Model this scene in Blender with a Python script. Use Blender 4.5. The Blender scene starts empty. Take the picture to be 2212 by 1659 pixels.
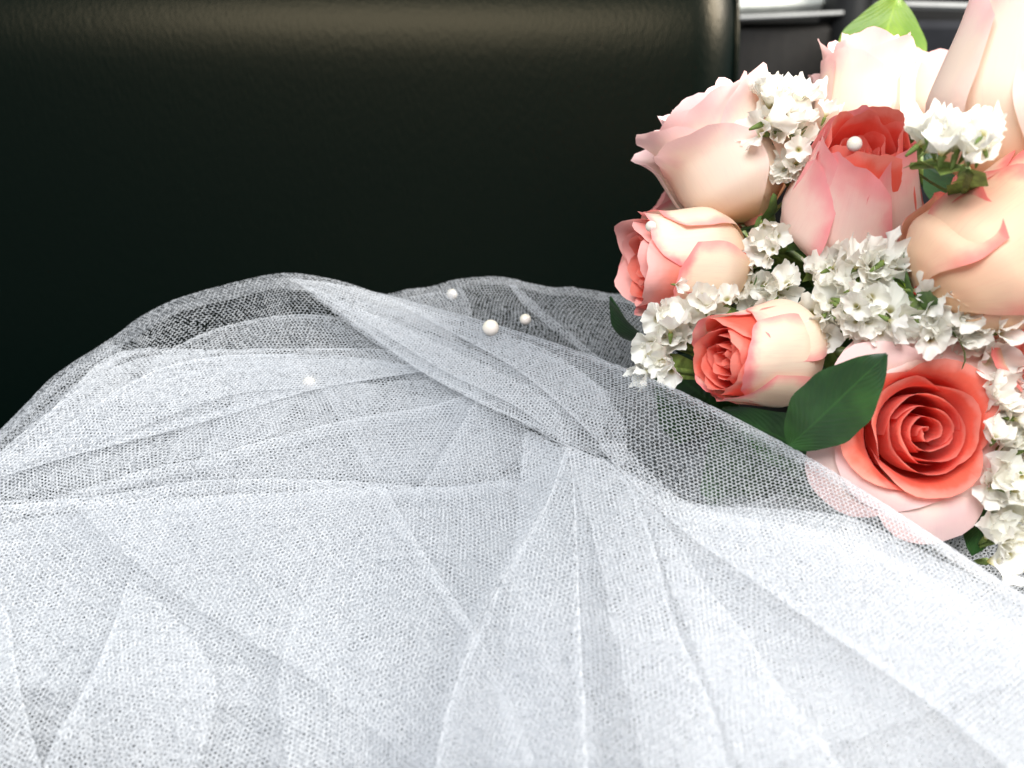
import bpy, math, random
import numpy as np
from mathutils import Vector, Matrix

random.seed(7)
rng = np.random.default_rng(7)
scene = bpy.context.scene
COL = scene.collection
PI = math.pi

# ------------------------------------------------------------------ camera
PITCH = math.radians(22)
CAMPOS = Vector((0.0, 0.0, 0.24))
FWD = Vector((0, math.cos(PITCH), -math.sin(PITCH)))
UP = Vector((0, math.sin(PITCH), math.cos(PITCH)))
RIGHT = Vector((1, 0, 0))
FPX = 2125.0                                   # focal length for a 2212 px wide picture
cam_data = bpy.data.cameras.new('camera')
cam = bpy.data.objects.new('camera', cam_data)
COL.objects.link(cam)
cam.location = CAMPOS
cam.rotation_euler = (PI / 2 - PITCH, 0, 0)
cam_data.sensor_width = 36
cam_data.lens = 36 * FPX / 2212
cam_data.clip_start = 0.02
cam_data.clip_end = 50
cam_data.dof.use_dof = True
cam_data.dof.focus_distance = 0.335
cam_data.dof.aperture_fstop = 11
scene.camera = cam

# ------------------------------------------------------------------ light: car windows
world = bpy.data.worlds.new('World')
scene.world = world
world.use_nodes = True
bg = world.node_tree.nodes['Background']
bg.inputs[0].default_value = (0.75, 0.85, 1.0, 1)
bg.inputs[1].default_value = 0.30

def area(name, loc, target, sx, sy, power, col):
    l = bpy.data.lights.new(name, 'AREA')
    l.shape = 'RECTANGLE'
    l.size, l.size_y, l.energy, l.color = sx, sy, power, col
    o = bpy.data.objects.new(name, l)
    COL.objects.link(o)
    o.location = loc
    o.rotation_euler = (Vector(target) - Vector(loc)).to_track_quat('-Z', 'Y').to_euler()
    return o

area('rear_side_window_light', (1.50, 0.38, 1.20), (0.12, 0.34, 0.12), 1.0, 0.7, 104, (1.0, 0.97, 0.92))
area('windscreen_light', (-0.16, -0.36, 1.0), (0.0, 0.32, 0.05), 0.9, 0.5, 20.5, (0.95, 0.975, 1.0))

scene.render.engine = 'CYCLES'
scene.view_settings.view_transform = 'Standard'
scene.view_settings.look = 'None'
scene.view_settings.gamma = 1
scene.view_settings.exposure = 0.2
scene.cycles.use_denoising = True
scene.cycles.max_bounces = 10
scene.cycles.diffuse_bounces = 6
scene.cycles.transmission_bounces = 6
scene.cycles.sample_clamp_indirect = 6
scene.cycles.transparent_max_bounces = 32

# ------------------------------------------------------------------ helpers
def P(px, py, d):
    px, py, d = float(px), float(py), float(d)
    return CAMPOS + d * (FWD + RIGHT * ((px - 1106) / FPX) + UP * ((829.5 - py) / FPX))

def D(r, u, t):
    return (RIGHT * r + UP * u - FWD * t).normalized()

def link(o, parent=None):
    COL.objects.link(o)
    if parent is not None:
        o.parent = parent
    return o

def mesh_obj(name, verts, faces, mat, parent=None, smooth=True, uvs=None):
    me = bpy.data.meshes.new(name)
    me.from_pydata([tuple(v) for v in verts], [], [tuple(f) for f in faces])
    if smooth:
        me.polygons.foreach_set('use_smooth', [True] * len(me.polygons))
    if uvs is not None:
        lay = me.uv_layers.new(name='UVMap')
        idx = np.empty(len(me.loops), dtype=np.int32)
        me.loops.foreach_get('vertex_index', idx)
        lay.data.foreach_set('uv', np.asarray(uvs, dtype=np.float32)[idx].ravel())
    me.materials.append(mat)
    me.update()
    return link(bpy.data.objects.new(name, me), parent)

def tag(o, label, cat=None, group=None, kind=None):
    o['label'] = label
    if cat: o['category'] = cat
    if group: o['group'] = group
    if kind: o['kind'] = kind
    return o

def grid_faces(nu, nv):
    f = []
    for j in range(nv - 1):
        for i in range(nu - 1):
            a = j * nu + i
            f.append((a, a + 1, a + nu + 1, a + nu))
    return f

def tube_data(pts, radii, n=8, cap=True):
    pts = [Vector(p) for p in pts]
    V, F = [], []
    ref = Vector((0.31, 0.2, 0.93))
    for i, p in enumerate(pts):
        t = (pts[min(i + 1, len(pts) - 1)] - pts[max(i - 1, 0)]).normalized()
        s = t.cross(ref)
        if s.length < 1e-4: s = t.cross(Vector((1, 0, 0)))
        s.normalize(); w = s.cross(t)
        r = radii[i] if hasattr(radii, '__len__') else radii
        for k in range(n):
            a = 2 * PI * k / n
            V.append(p + (s * math.cos(a) + w * math.sin(a)) * r)
    for i in range(len(pts) - 1):
        for k in range(n):
            k2 = (k + 1) % n
            F.append((i * n + k, i * n + k2, (i + 1) * n + k2, (i + 1) * n + k))
    if cap:
        F.append(tuple(range(n - 1, -1, -1)))
        F.append(tuple(range((len(pts) - 1) * n, len(pts) * n)))
    return V, F

def bez(pts, n):
    """Catmull-Rom through points, numpy, parameter by chord length"""
    p = np.array([list(q) for q in pts], dtype=float)
    d = np.linalg.norm(np.diff(p, axis=0), axis=1)
    s = np.concatenate([[0], np.cumsum(np.sqrt(d) + 1e-9)])
    L = np.concatenate([[0], np.cumsum(d)])
    # tangents
    m = np.zeros_like(p)
    m[1:-1] = (p[2:] - p[:-2]) / (s[2:] - s[:-2])[:, None]
    m[0] = (p[1] - p[0]) / (s[1] - s[0]); m[-1] = (p[-1] - p[-2]) / (s[-1] - s[-2])
    q = np.interp(np.linspace(0, L[-1], n), L, s)
    k = np.clip(np.searchsorted(s, q, side='right') - 1, 0, len(p) - 2)
    h = (s[k + 1] - s[k]); t = ((q - s[k]) / h)[:, None]; h = h[:, None]
    return ((2*t**3 - 3*t**2 + 1) * p[k] + (t**3 - 2*t**2 + t) * h * m[k]
            + (-2*t**3 + 3*t**2) * p[k+1] + (t**3 - t**2) * h * m[k+1])

def crom_cols(G, n):
    """G (rows, cols, 3) -> interpolate over rows to n rows, uniform parameter"""
    r = G.shape[0]
    m = np.zeros_like(G)
    m[1:-1] = (G[2:] - G[:-2]) / 2
    m[0] = G[1] - G[0]; m[-1] = G[-1] - G[-2]
    # parameter spacing proportional to mean distance between rows
    d = np.linalg.norm(np.diff(G, axis=0), axis=2).mean(axis=1)
    L = np.concatenate([[0], np.cumsum(d)])
    q = np.interp(np.linspace(0, L[-1], n), L, np.arange(r))
    k = np.clip(q.astype(int), 0, r - 2); t = (q - k)[:, None, None]
    return ((2*t**3 - 3*t**2 + 1) * G[k] + (t**3 - 2*t**2 + t) * m[k]
            + (-2*t**3 + 3*t**2) * G[k+1] + (t**3 - t**2) * m[k+1])

def vnoise(x, y, seed=0):
    xi = np.floor(x).astype(np.int64); yi = np.floor(y).astype(np.int64)
    fx = x - xi; fy = y - yi
    fx = fx*fx*fx*(fx*(fx*6-15)+10); fy = fy*fy*fy*(fy*(fy*6-15)+10)
    def h(a, b):
        n = (a * 374761393 + b * 668265263 + seed * 1442695041) & 0xFFFFFFFF
        n = ((n ^ (n >> 13)) * 1274126177) & 0xFFFFFFFF
        return ((n ^ (n >> 16)) & 0xFFFF) / 65535.0
    return (h(xi, yi)*(1-fx)*(1-fy) + h(xi+1, yi)*fx*(1-fy) + h(xi, yi+1)*(1-fx)*fy + h(xi+1, yi+1)*fx*fy) * 2 - 1

# ------------------------------------------------------------------ materials
def new_mat(name):
    m = bpy.data.materials.new(name)
    m.use_nodes = True
    nt = m.node_tree
    b = nt.nodes['Principled BSDF']
    return m, nt, b

def nd(nt, t, **kw):
    n = nt.nodes.new(t)
    for k, v in kw.items(): setattr(n, k, v)
    return n

def mixc(nt, fac, a, b, blend='MIX'):
    n = nt.nodes.new('ShaderNodeMix'); n.data_type = 'RGBA'; n.blend_type = blend
    for sock, val in ((n.inputs[0], fac), (n.inputs[6], a), (n.inputs[7], b)):
        if hasattr(val, 'is_output'): nt.links.new(val, sock)
        elif isinstance(val, (int, float)): sock.default_value = val
        else: sock.default_value = (*val, 1)
    return n.outputs[2]

def mathn(nt, op, a, b=0.0, clamp=False):
    n = nt.nodes.new('ShaderNodeMath'); n.operation = op; n.use_clamp = clamp
    for s, v in ((n.inputs[0], a), (n.inputs[1], b)):
        if hasattr(v, 'is_output'): nt.links.new(v, s)
        else: s.default_value = v
    return n.outputs[0]

def smooth(nt, v, lo, hi):
    n = nt.nodes.new('ShaderNodeMapRange'); n.interpolation_type = 'SMOOTHSTEP'
    nt.links.new(v, n.inputs[0]); n.inputs[1].default_value = lo; n.inputs[2].default_value = hi
    return n.outputs[0]

def noise(nt, vec, scale, detail=3):
    n = nt.nodes.new('ShaderNodeTexNoise'); n.inputs['Scale'].default_value = scale; n.inputs['Detail'].default_value = detail
    if vec is not None: nt.links.new(vec, n.inputs['Vector'])
    return n.outputs[0]

def translucent_mix(nt, b, col, fac):
    tr = nd(nt, 'ShaderNodeBsdfTranslucent')
    if hasattr(col, 'is_output'): nt.links.new(col, tr.inputs[0])
    else: tr.inputs[0].default_value = (*col, 1)
    mx = nd(nt, 'ShaderNodeMixShader'); mx.inputs[0].default_value = fac
    nt.links.new(b.outputs[0], mx.inputs[1]); nt.links.new(tr.outputs[0], mx.inputs[2])
    nt.links.new(mx.outputs[0], nt.nodes['Material Output'].inputs[0])

def petal_mat(name, body, rim, base, rim_lo=0.72, rim_amt=0.9, side_amt=0.7, trans=0.3):
    m, nt, b = new_mat(name)
    uv = nd(nt, 'ShaderNodeUVMap').outputs[0]
    sep = nd(nt, 'ShaderNodeSeparateXYZ'); nt.links.new(uv, sep.inputs[0])
    obj = nd(nt, 'ShaderNodeTexCoord').outputs['Object']
    n1 = noise(nt, obj, 130, 3)
    n1c = mathn(nt, 'MULTIPLY', mathn(nt, 'SUBTRACT', n1, 0.5), 0.28)
    vv = mathn(nt, 'ADD', sep.outputs[1], n1c)
    rimf = mathn(nt, 'MULTIPLY', smooth(nt, vv, rim_lo, 1.0), rim_amt)
    au = mathn(nt, 'ABSOLUTE', mathn(nt, 'MULTIPLY', mathn(nt, 'SUBTRACT', sep.outputs[0], 0.5), 2.0))
    side = mathn(nt, 'MULTIPLY', smooth(nt, mathn(nt, 'ADD', au, n1c), 0.72, 1.02), side_amt)
    side = mathn(nt, 'MULTIPLY', side, smooth(nt, sep.outputs[1], 0.15, 0.6))
    f = mathn(nt, 'MAXIMUM', rimf, side)
    # streaks running from base to rim
    mp = nd(nt, 'ShaderNodeMapping'); mp.inputs['Scale'].default_value = (38, 2.2, 1)
    nt.links.new(uv, mp.inputs[0])
    st = noise(nt, mp.outputs[0], 1.0, 4)
    c = mixc(nt, smooth(nt, sep.outputs[1], 0.0, 0.45), base, body)
    c = mixc(nt, f, c, rim)
    mv = nd(nt, 'ShaderNodeMapping'); mv.inputs['Scale'].default_value = (110, 4.5, 1)
    nt.links.new(uv, mv.inputs[0])
    ve = noise(nt, mv.outputs[0], 1.0, 2)
    c = mixc(nt, mathn(nt, 'MULTIPLY', smooth(nt, ve, 0.55, 0.7), 0.10), c, tuple(x * .8 for x in rim))
    blotch = smooth(nt, noise(nt, obj, 55, 2), 0.45, 0.75)
    c = mixc(nt, mathn(nt, 'MULTIPLY', blotch, 0.12), c, rim)
    c = mixc(nt, mathn(nt, 'MULTIPLY', smooth(nt, st, 0.45, 0.8), 0.06), c, rim)
    nt.links.new(c, b.inputs['Base Color'])
    b.inputs['Roughness'].default_value = 0.55
    b.inputs['Specular IOR Level'].default_value = 0.22
    b.inputs['Sheen Weight'].default_value = 0.12
    bp = nd(nt, 'ShaderNodeBump'); bp.inputs['Strength'].default_value = 0.12; bp.inputs['Distance'].default_value = 0.0005
    nt.links.new(st, bp.inputs['Height']); nt.links.new(bp.outputs[0], b.inputs['Normal'])
    translucent_mix(nt, b, c, trans)
    return m

CREAM = (0.93, 0.72, 0.50); PEACH = (0.93, 0.60, 0.38); PINK = (0.86, 0.25, 0.25)
PALE = (0.92, 0.74, 0.68); LPINK = (0.91, 0.57, 0.57); CORAL = (0.86, 0.13, 0.075); DEEP = (0.72, 0.035, 0.02)
SALMON = (0.90, 0.30, 0.21)
M = {}
M['outer'] = petal_mat('petal_cream_pink', (0.95, 0.80, 0.60), (0.88, 0.25, 0.26), (0.93, 0.68, 0.38), 0.83, 0.92, 0.75)
M['outer_pale'] = petal_mat('petal_pale_peach', (0.95, 0.79, 0.64), LPINK, (0.92, 0.58, 0.29), 0.70, 0.75, 0.4)
M['outer_peach'] = petal_mat('petal_peach', (0.93, 0.66, 0.45), (0.88, 0.22, 0.20), (0.93, 0.62, 0.36), 0.82, 0.95, 0.85)
M['outer_pink'] = petal_mat('petal_rose_pink', (0.94, 0.70, 0.60), (0.88, 0.29, 0.31), (0.93, 0.66, 0.42), 0.62, 0.85, 0.9)
M['mid'] = petal_mat('petal_salmon', SALMON, (0.93, 0.52, 0.48), CORAL, 0.70, 0.8, 0.5)
M['mid_pale'] = petal_mat('petal_blush', (0.90, 0.58, 0.52), (0.92, 0.72, 0.70), SALMON, 0.70, 0.8, 0.5)
M['inner'] = petal_mat('petal_coral', (0.88, 0.15, 0.09), (0.93, 0.40, 0.32), DEEP, 0.88, 0.6, 0.25, 0.4)
M['inner_deep'] = petal_mat('petal_red', (0.80, 0.07, 0.04), (0.90, 0.27, 0.20), DEEP, 0.88, 0.7, 0.3, 0.22)

def leaf_mat(name, col, col2, rough=0.35, trans=0.15):
    m, nt, b = new_mat(name)
    uv = nd(nt, 'ShaderNodeUVMap').outputs[0]
    sep = nd(nt, 'ShaderNodeSeparateXYZ'); nt.links.new(uv, sep.inputs[0])
    au = mathn(nt, 'ABSOLUTE', mathn(nt, 'MULTIPLY', mathn(nt, 'SUBTRACT', sep.outputs[0], 0.5), 2.0))
    mid = mathn(nt, 'SUBTRACT', 1.0, smooth(nt, au, 0.0, 0.06))
    w = nd(nt, 'ShaderNodeTexWave'); w.inputs['Scale'].default_value = 4.5; w.inputs['Distortion'].default_value = 1.0
    mp = nd(nt, 'ShaderNodeMapping')
    cb = nd(nt, 'ShaderNodeCombineXYZ')
    nt.links.new(mathn(nt, 'SUBTRACT', sep.outputs[1], mathn(nt, 'MULTIPLY', au, 0.35)), cb.inputs[0])
    nt.links.new(cb.outputs[0], w.inputs['Vector'])
    obj = nd(nt, 'ShaderNodeTexCoord').outputs['Object']
    n = noise(nt, obj, 90, 4)
    c = mixc(nt, smooth(nt, n, 0.3, 0.75), col, col2)
    c = mixc(nt, mathn(nt, 'MULTIPLY', smooth(nt, w.outputs[1], 0.7, 1.0), 0.07), c, col2)
    c = mixc(nt, mathn(nt, 'MULTIPLY', mid, 0.5), c, (col2[0]*1.5, col2[1]*1.4, col2[2]*1.3))
    nt.links.new(c, b.inputs['Base Color'])
    b.inputs['Roughness'].default_value = rough
    bp = nd(nt, 'ShaderNodeBump'); bp.inputs['Strength'].default_value = 0.2; bp.inputs['Distance'].default_value = 0.0003
    nt.links.new(mathn(nt, 'ADD', w.outputs[1], n), bp.inputs['Height']); nt.links.new(bp.outputs[0], b.inputs['Normal'])
    translucent_mix(nt, b, mixc(nt, 0.5, c, (0.30, 0.42, 0.05)), trans)
    return m

M['leaf'] = leaf_mat('leaf_dark_green', (0.008, 0.036, 0.010), (0.022, 0.080, 0.017), 0.38, 0.07)
M['leaf_lime'] = leaf_mat('leaf_lime_green', (0.16, 0.30, 0.03), (0.30, 0.46, 0.06), 0.4, 0.35)

def simple_mat(name, col, rough=0.6, var=0.25, scale=120, trans=0.0, bump=0.0, spec=0.4):
    m, nt, b = new_mat(name)
    obj = nd(nt, 'ShaderNodeTexCoord').outputs['Object']
    n = noise(nt, obj, scale, 4)
    c = mixc(nt, smooth(nt, n, 0.3, 0.7), tuple(x * (1 - var) for x in col), tuple(min(1, x * (1 + var)) for x in col))
    nt.links.new(c, b.inputs['Base Color'])
    b.inputs['Roughness'].default_value = rough
    b.inputs['Specular IOR Level'].default_value = spec
    if bump:
        bp = nd(nt, 'ShaderNodeBump'); bp.inputs['Strength'].default_value = bump; bp.inputs['Distance'].default_value = 0.0005
        nt.links.new(n, bp.inputs['Height']); nt.links.new(bp.outputs[0], b.inputs['Normal'])
    if trans: translucent_mix(nt, b, c, trans)
    return m

M['stem'] = simple_mat('stem_green', (0.15, 0.21, 0.045), 0.55, 0.4, 300, 0.1, 0.3)
M['sepal'] = simple_mat('sepal_green', (0.10, 0.19, 0.05), 0.5, 0.35, 200, 0.15, 0.2)

def floret_mat():
    m, nt, b = new_mat('floret_white')
    uv = nd(nt, 'ShaderNodeUVMap').outputs[0]
    sep = nd(nt, 'ShaderNodeSeparateXYZ'); nt.links.new(uv, sep.inputs[0])
    mp = nd(nt, 'ShaderNodeMapping'); mp.inputs['Scale'].default_value = (42, 1.2, 1)
    nt.links.new(uv, mp.inputs[0])
    st = noise(nt, mp.outputs[0], 1.0, 3)
    c = mixc(nt, smooth(nt, sep.outputs[1], 0.03, 0.22), (0.45, 0.40, 0.14), (0.92, 0.90, 0.83))
    c = mixc(nt, mathn(nt, 'MULTIPLY', smooth(nt, st, 0.4, 0.8), 0.2), c, (0.82, 0.76, 0.62))
    nt.links.new(c, b.inputs['Base Color'])
    b.inputs['Roughness'].default_value = 0.75
    b.inputs['Specular IOR Level'].default_value = 0.15
    bp = nd(nt, 'ShaderNodeBump'); bp.inputs['Strength'].default_value = 0.25; bp.inputs['Distance'].default_value = 0.0005
    nt.links.new(st, bp.inputs['Height']); nt.links.new(bp.outputs[0], b.inputs['Normal'])
    translucent_mix(nt, b, c, 0.40)
    return m
M['floret'] = floret_mat()

def tulle_mat():
    m, nt, b = new_mat('tulle_thread_white')
    b.inputs['Base Color'].default_value = (0.88, 0.895, 0.915, 1)
    obj = nd(nt, 'ShaderNodeTexCoord').outputs['Object']
    c = mixc(nt, noise(nt, obj, 30, 2), (0.62, 0.637, 0.66), (0.67, 0.683, 0.70))
    nt.links.new(c, b.inputs['Base Color'])
    b.inputs['Roughness'].default_value = 0.6
    b.inputs['Specular IOR Level'].default_value = 0.2
    translucent_mix(nt, b, c, 0.5)
    # clear nylon filament: part of the light passes straight through the yarn
    out = nt.nodes['Material Output']; sh = out.inputs[0].links[0].from_socket
    tp = nd(nt, 'ShaderNodeBsdfTransparent'); mx = nd(nt, 'ShaderNodeMixShader'); mx.inputs[0].default_value = 0.55
    nt.links.new(sh, mx.inputs[1]); nt.links.new(tp.outputs[0], mx.inputs[2]); nt.links.new(mx.outputs[0], out.inputs[0])
    return m
M['tulle'] = tulle_mat()

def pearl_mat(name, col):
    m, nt, b = new_mat(name)
    obj = nd(nt, 'ShaderNodeTexCoord').outputs['Object']
    c = mixc(nt, smooth(nt, noise(nt, obj, 160, 2), 0.3, 0.7), col, (0.68, 0.60, 0.54))
    nt.links.new(c, b.inputs['Base Color'])
    b.inputs['Roughness'].default_value = 0.22
    b.inputs['Coat Weight'].default_value = 0.6
    b.inputs['Coat Roughness'].default_value = 0.12
    b.inputs['Sheen Weight'].default_value = 0.2
    return m
M['pearl'] = pearl_mat('pearl_ivory', (0.66, 0.61, 0.46))

def leather_mat():
    m, nt, b = new_mat('leather_black')
    obj = nd(nt, 'ShaderNodeTexCoord').outputs['Object']
    mp = nd(nt, 'ShaderNodeMapping'); mp.inputs['Scale'].default_value = (1.0, 1.0, 0.28)
    nt.links.new(obj, mp.inputs[0])
    n = noise(nt, mp.outputs[0], 420, 5)
    v = nd(nt, 'ShaderNodeTexVoronoi'); v.inputs['Scale'].default_value = 650
    nt.links.new(mp.outputs[0], v.inputs['Vector'])
    c = mixc(nt, n, (0.0001, 0.0024, 0.0020), (0.0003, 0.0028, 0.0023))
    nt.links.new(c, b.inputs['Base Color'])
    b.inputs['Roughness'].default_value = 0.34
    b.inputs['Specular IOR Level'].default_value = 0.125
    b.inputs['Specular Tint'].default_value = (1.0, 0.80, 0.50, 1)
    h = mathn(nt, 'ADD', mathn(nt, 'MULTIPLY', v.outputs[0], 0.5), n)
    bp = nd(nt, 'ShaderNodeBump'); bp.inputs['Strength'].default_value = 0.22; bp.inputs['Distance'].default_value = 0.0006
    nt.links.new(h, bp.inputs['Height']); nt.links.new(bp.outputs[0], b.inputs['Normal'])
    return m
M['leather'] = leather_mat()
M['door_grey'] = simple_mat('door_panel_light_grey', (0.74, 0.75, 0.68), 0.5, 0.06, 60, 0, 0.1)
M['door_dark'] = simple_mat('door_panel_dark_brown', (0.010, 0.008, 0.006), 0.6, 0.2, 200, 0, 0.2)
M['door_black'] = simple_mat('pillar_black', (0.008, 0.008, 0.008), 0.5, 0.2, 200)
M['chrome'] = simple_mat('trim_chrome', (0.30, 0.30, 0.29), 0.4, 0.05, 50, 0, 0, 0.5)
M['gloss'] = simple_mat('door_gloss_black', (0.02, 0.02, 0.022), 0.16, 0.1, 50)

# ------------------------------------------------------------------ the car seat
car = link(bpy.data.objects.new('car_interior', None))
tag(car, 'dark car interior with black leather seat and grey and brown door trim', 'car')
seat_off = Vector((0, 0.6, -0.002))

seat_frame_v, seat_frame_f = tube_data([(-0.7, 0.13, -0.03), (-0.2, 0.13, -0.03), (0.05, 0.13, -0.03)], 0.02, 8)
SEAT = mesh_obj('seat', seat_frame_v, seat_frame_f, M['leather'], car)      # inner tube the cushions sit on
SEAT.location = seat_off
SEAT['label'] = 'black leather seat with rounded, piped backrest edge'

def rounded_loft(name, profile, xs, inset_fn, mat, parent, off):
    """profile: list of (y,z); xs stations; inset_fn(i)-> (scale towards the centre)"""
    prof = np.array(profile); cy = prof[:, 0].mean(); cz = prof[:, 1].mean()
    V = []; n = len(prof)
    for i, x in enumerate(xs):
        k = inset_fn(i)
        for y, z in prof:
            dy, dz = y - cy, z - cz
            L = math.hypot(dy, dz)
            q = max(0.0, (L - k)) / L
            V.append((x - off.x, cy + dy * q - off.y, cz + dz * q - off.z))
    F = []
    for i in range(len(xs) - 1):
        for j in range(n):
            j2 = (j + 1) % n
            F.append((i * n + j, (i + 1) * n + j, (i + 1) * n + j2, i * n + j2))
    F.append(tuple(range(n))); F.append(tuple(reversed(range((len(xs) - 1) * n, len(xs) * n))))
    return mesh_obj(name, V, F, mat, parent)

fv = [(x, y, z) for x in (-1.2, 1.2) for y in (-0.8, 1.2) for z in (-0.26, -0.22)]
ff = [(0, 1, 3, 2), (4, 6, 7, 5), (0, 4, 5, 1), (2, 3, 7, 6), (0, 2, 6, 4), (1, 5, 7, 3)]
mesh_obj('cabin_floor', fv, ff, M['door_black'], car, smooth=False)
# backrest: front face slightly concave, top rolls backwards
front = [(0.560, -0.06), (0.572, 0.02), (0.582, 0.08), (0.590, 0.13), (0.597, 0.175), (0.602, 0.205), (0.607, 0.223),
         (0.617, 0.242), (0.634, 0.260), (0.662, 0.276), (0.70, 0.289), (0.75, 0.299), (0.80, 0.295), (0.84, 0.27),
         (0.85, 0.2), (0.84, 0.1), (0.81, 0.0), (0.79, -0.06)]
prof = bez(front, 72)
XE = 0.1375 * 1.0
R_E = 0.034
xs = [-0.75] + list(np.linspace(-0.7, XE - R_E, 36))
ins = [0.0] * len(xs)
for k in range(1, 9):
    a = k / 8 * PI / 2
    xs.append(XE - R_E + R_E * math.sin(a)); ins.append(R_E * (1 - math.cos(a)))
rounded_loft('backrest', prof, xs, lambda i: ins[i], M['leather'], SEAT, seat_off)
# piping following the right edge of the backrest
cy, cz = prof[:, 0].mean(), prof[:, 1].mean()
pp = []
for y, z in prof[4:52]:
    dy, dz = y - cy, z - cz; L = math.hypot(dy, dz); q = (L - R_E * 0.5 + .0006) / L
    pp.append((XE - 0.134 * R_E + .0006 - seat_off.x, cy + dy * q - seat_off.y, cz + dz * q - seat_off.z))
V, F = tube_data(pp, 0.0022, 8)
mesh_obj('piping', V, F, M['leather'], SEAT)
# cushion
cush = [(-0.16, -0.12), (-0.16, -0.05), (-0.14, -0.012), (-0.10, 0.0), (0.1, 0.0), (0.3, -0.003), (0.45, -0.008), (0.54, -0.02), (0.56, -0.05), (0.56, -0.12)]
cp = bez(cush, 60)
xs2 = list(np.linspace(-0.75, 0.50, 30)); ins2 = [0] * 30
for k in range(1, 7):
    a = k / 6 * PI / 2
    xs2.append(0.50 + 0.03 * math.sin(a)); ins2.append(0.03 * (1 - math.cos(a)))
rounded_loft('seat_cushion', cp, xs2, lambda i: ins2[i], M['leather'], SEAT, seat_off)

# ------------------------------------------------------------------ the car door behind, beyond the backrest
dv = [(x, y, z) for x in (-0.35, 0.75) for y in (0.15, 0.19) for z in (-0.12, 0.75)]
df = [(0, 1, 3, 2), (4, 6, 7, 5), (0, 4, 5, 1), (2, 3, 7, 6), (0, 2, 6, 4), (1, 5, 7, 3)]
door = mesh_obj('door', dv, df, M['door_black'], car, smooth=False); door.location = (0.4, 0.95, -0.1)
door['label'] = 'car door with light grey upper panel, metal trim strip and dark lower panel'

def slab(name, px0, px1, y0, y1, d, mat, parent, thick=0.03, bev=0.006, tilt=0.0):
    """a bevelled board standing upright at distance d, edges given by picture lines"""
    a = P(px0, y0, d); b = P(px1, y0, d); c = P(px0, y1, d)
    yy = a.y
    x0, x1 = a.x, b.x; z1, z0 = a.z, c.z
    o = parent.location
    V = []; F = []
    nx = 10
    for i in range(nx + 1):
        x = x0 + (x1 - x0) * i / nx
        bow = 0.012 * math.sin(PI * i / nx)
        e = bev if i in (0, nx) else 0
        dz = tilt * (i / nx)
        ring = [(yy - bow + bev + e, z0 + dz), (yy - bow + e, z0 + bev + dz), (yy - bow + e, z1 - bev + dz), (yy - bow + bev + e, z1 + dz), (yy + thick, z1 + dz), (yy + thick, z0 + dz)]
        for (y, z) in ring: V.append((x - o.x, y - o.y, z - o.z))
    n = 6
    for i in range(nx):
        for j in range(n):
            j2 = (j + 1) % n
            F.append((i * n + j, (i + 1) * n + j, (i + 1) * n + j2, i * n + j2))
    F.append(tuple(range(n))); F.append(tuple(reversed(range(nx * n, nx * n + n))))
    return mesh_obj(name, V, F, mat, parent, smooth=False)

slab('upper_panel', 1500, 1822, -160, 37, 0.92, M['door_grey'], door, tilt=0.006)
slab('trim_strip', 1500, 1822, 39, 47, 0.915, M['chrome'], door, 0.02, 0.0012, tilt=0.006)
slab('lower_panel', 1500, 1822, 50, 1150, 0.93, M['door_dark'], door)
slab('pillar', 1812, 1905, -160, 1150, 0.90, M['door_black'], door)
slab('armrest', 1905, 2500, 45, 1150, 0.86, M['gloss'], door)
slab('handle_strip', 1905, 2500, 2, 18, 0.87, M['chrome'], door, 0.02, 0.003, tilt=-0.006)
slab('window_frame', 1905, 2500, -160, 0, 0.89, M['door_black'], door)

# ------------------------------------------------------------------ the veil: hexagonal net woven over draped sheets
veil = link(bpy.data.objects.new('bridal_veil', None))
veil.location = (-0.02, 0.33, 0.0)
tag(veil, 'gathered white tulle bridal veil with scattered pearls heaped on the black seat', 'veil')
VO = np.array(veil.location)
PITCH_NET = 0.00142
TRI = [0]

def sheet_surface(rows, nu=170, nv=130, disp=None):
    R = np.array([bez([P(*q) for q in row], nu) for row in rows])
    G = crom_cols(R, nv)
    if disp is not None:
        gu = np.gradient(G, axis=1); gv = np.gradient(G, axis=0)
        N = np.cross(gu, gv); N /= np.linalg.norm(N, axis=2, keepdims=True) + 1e-12
        toc = np.array(CAMPOS) - G
        sgn = np.sign((N * toc).sum(axis=2, keepdims=True).mean())
        s = np.linspace(0, 1, nu)[None, :].repeat(nv, 0); t = np.linspace(0, 1, nv)[:, None].repeat(nu, 1)
        G = G + N * sgn * disp(s, t)[:, :, None]
    G[:, :, 2] = np.maximum(G[:, :, 2], 0.0015)
    return G

def bil(G, a, b):
    ni = G.shape[1]; nj = G.shape[0]
    x = np.clip(a * (ni - 1), 0, ni - 1.0001); y = np.clip(b * (nj - 1), 0, nj - 1.0001)
    i = x.astype(int); j = y.astype(int); fx = (x - i)[:, None]; fy = (y - j)[:, None]
    return G[j, i]*(1-fx)*(1-fy) + G[j, i+1]*fx*(1-fy) + G[j+1, i]*(1-fx)*fy + G[j+1, i+1]*fx*fy

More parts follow.
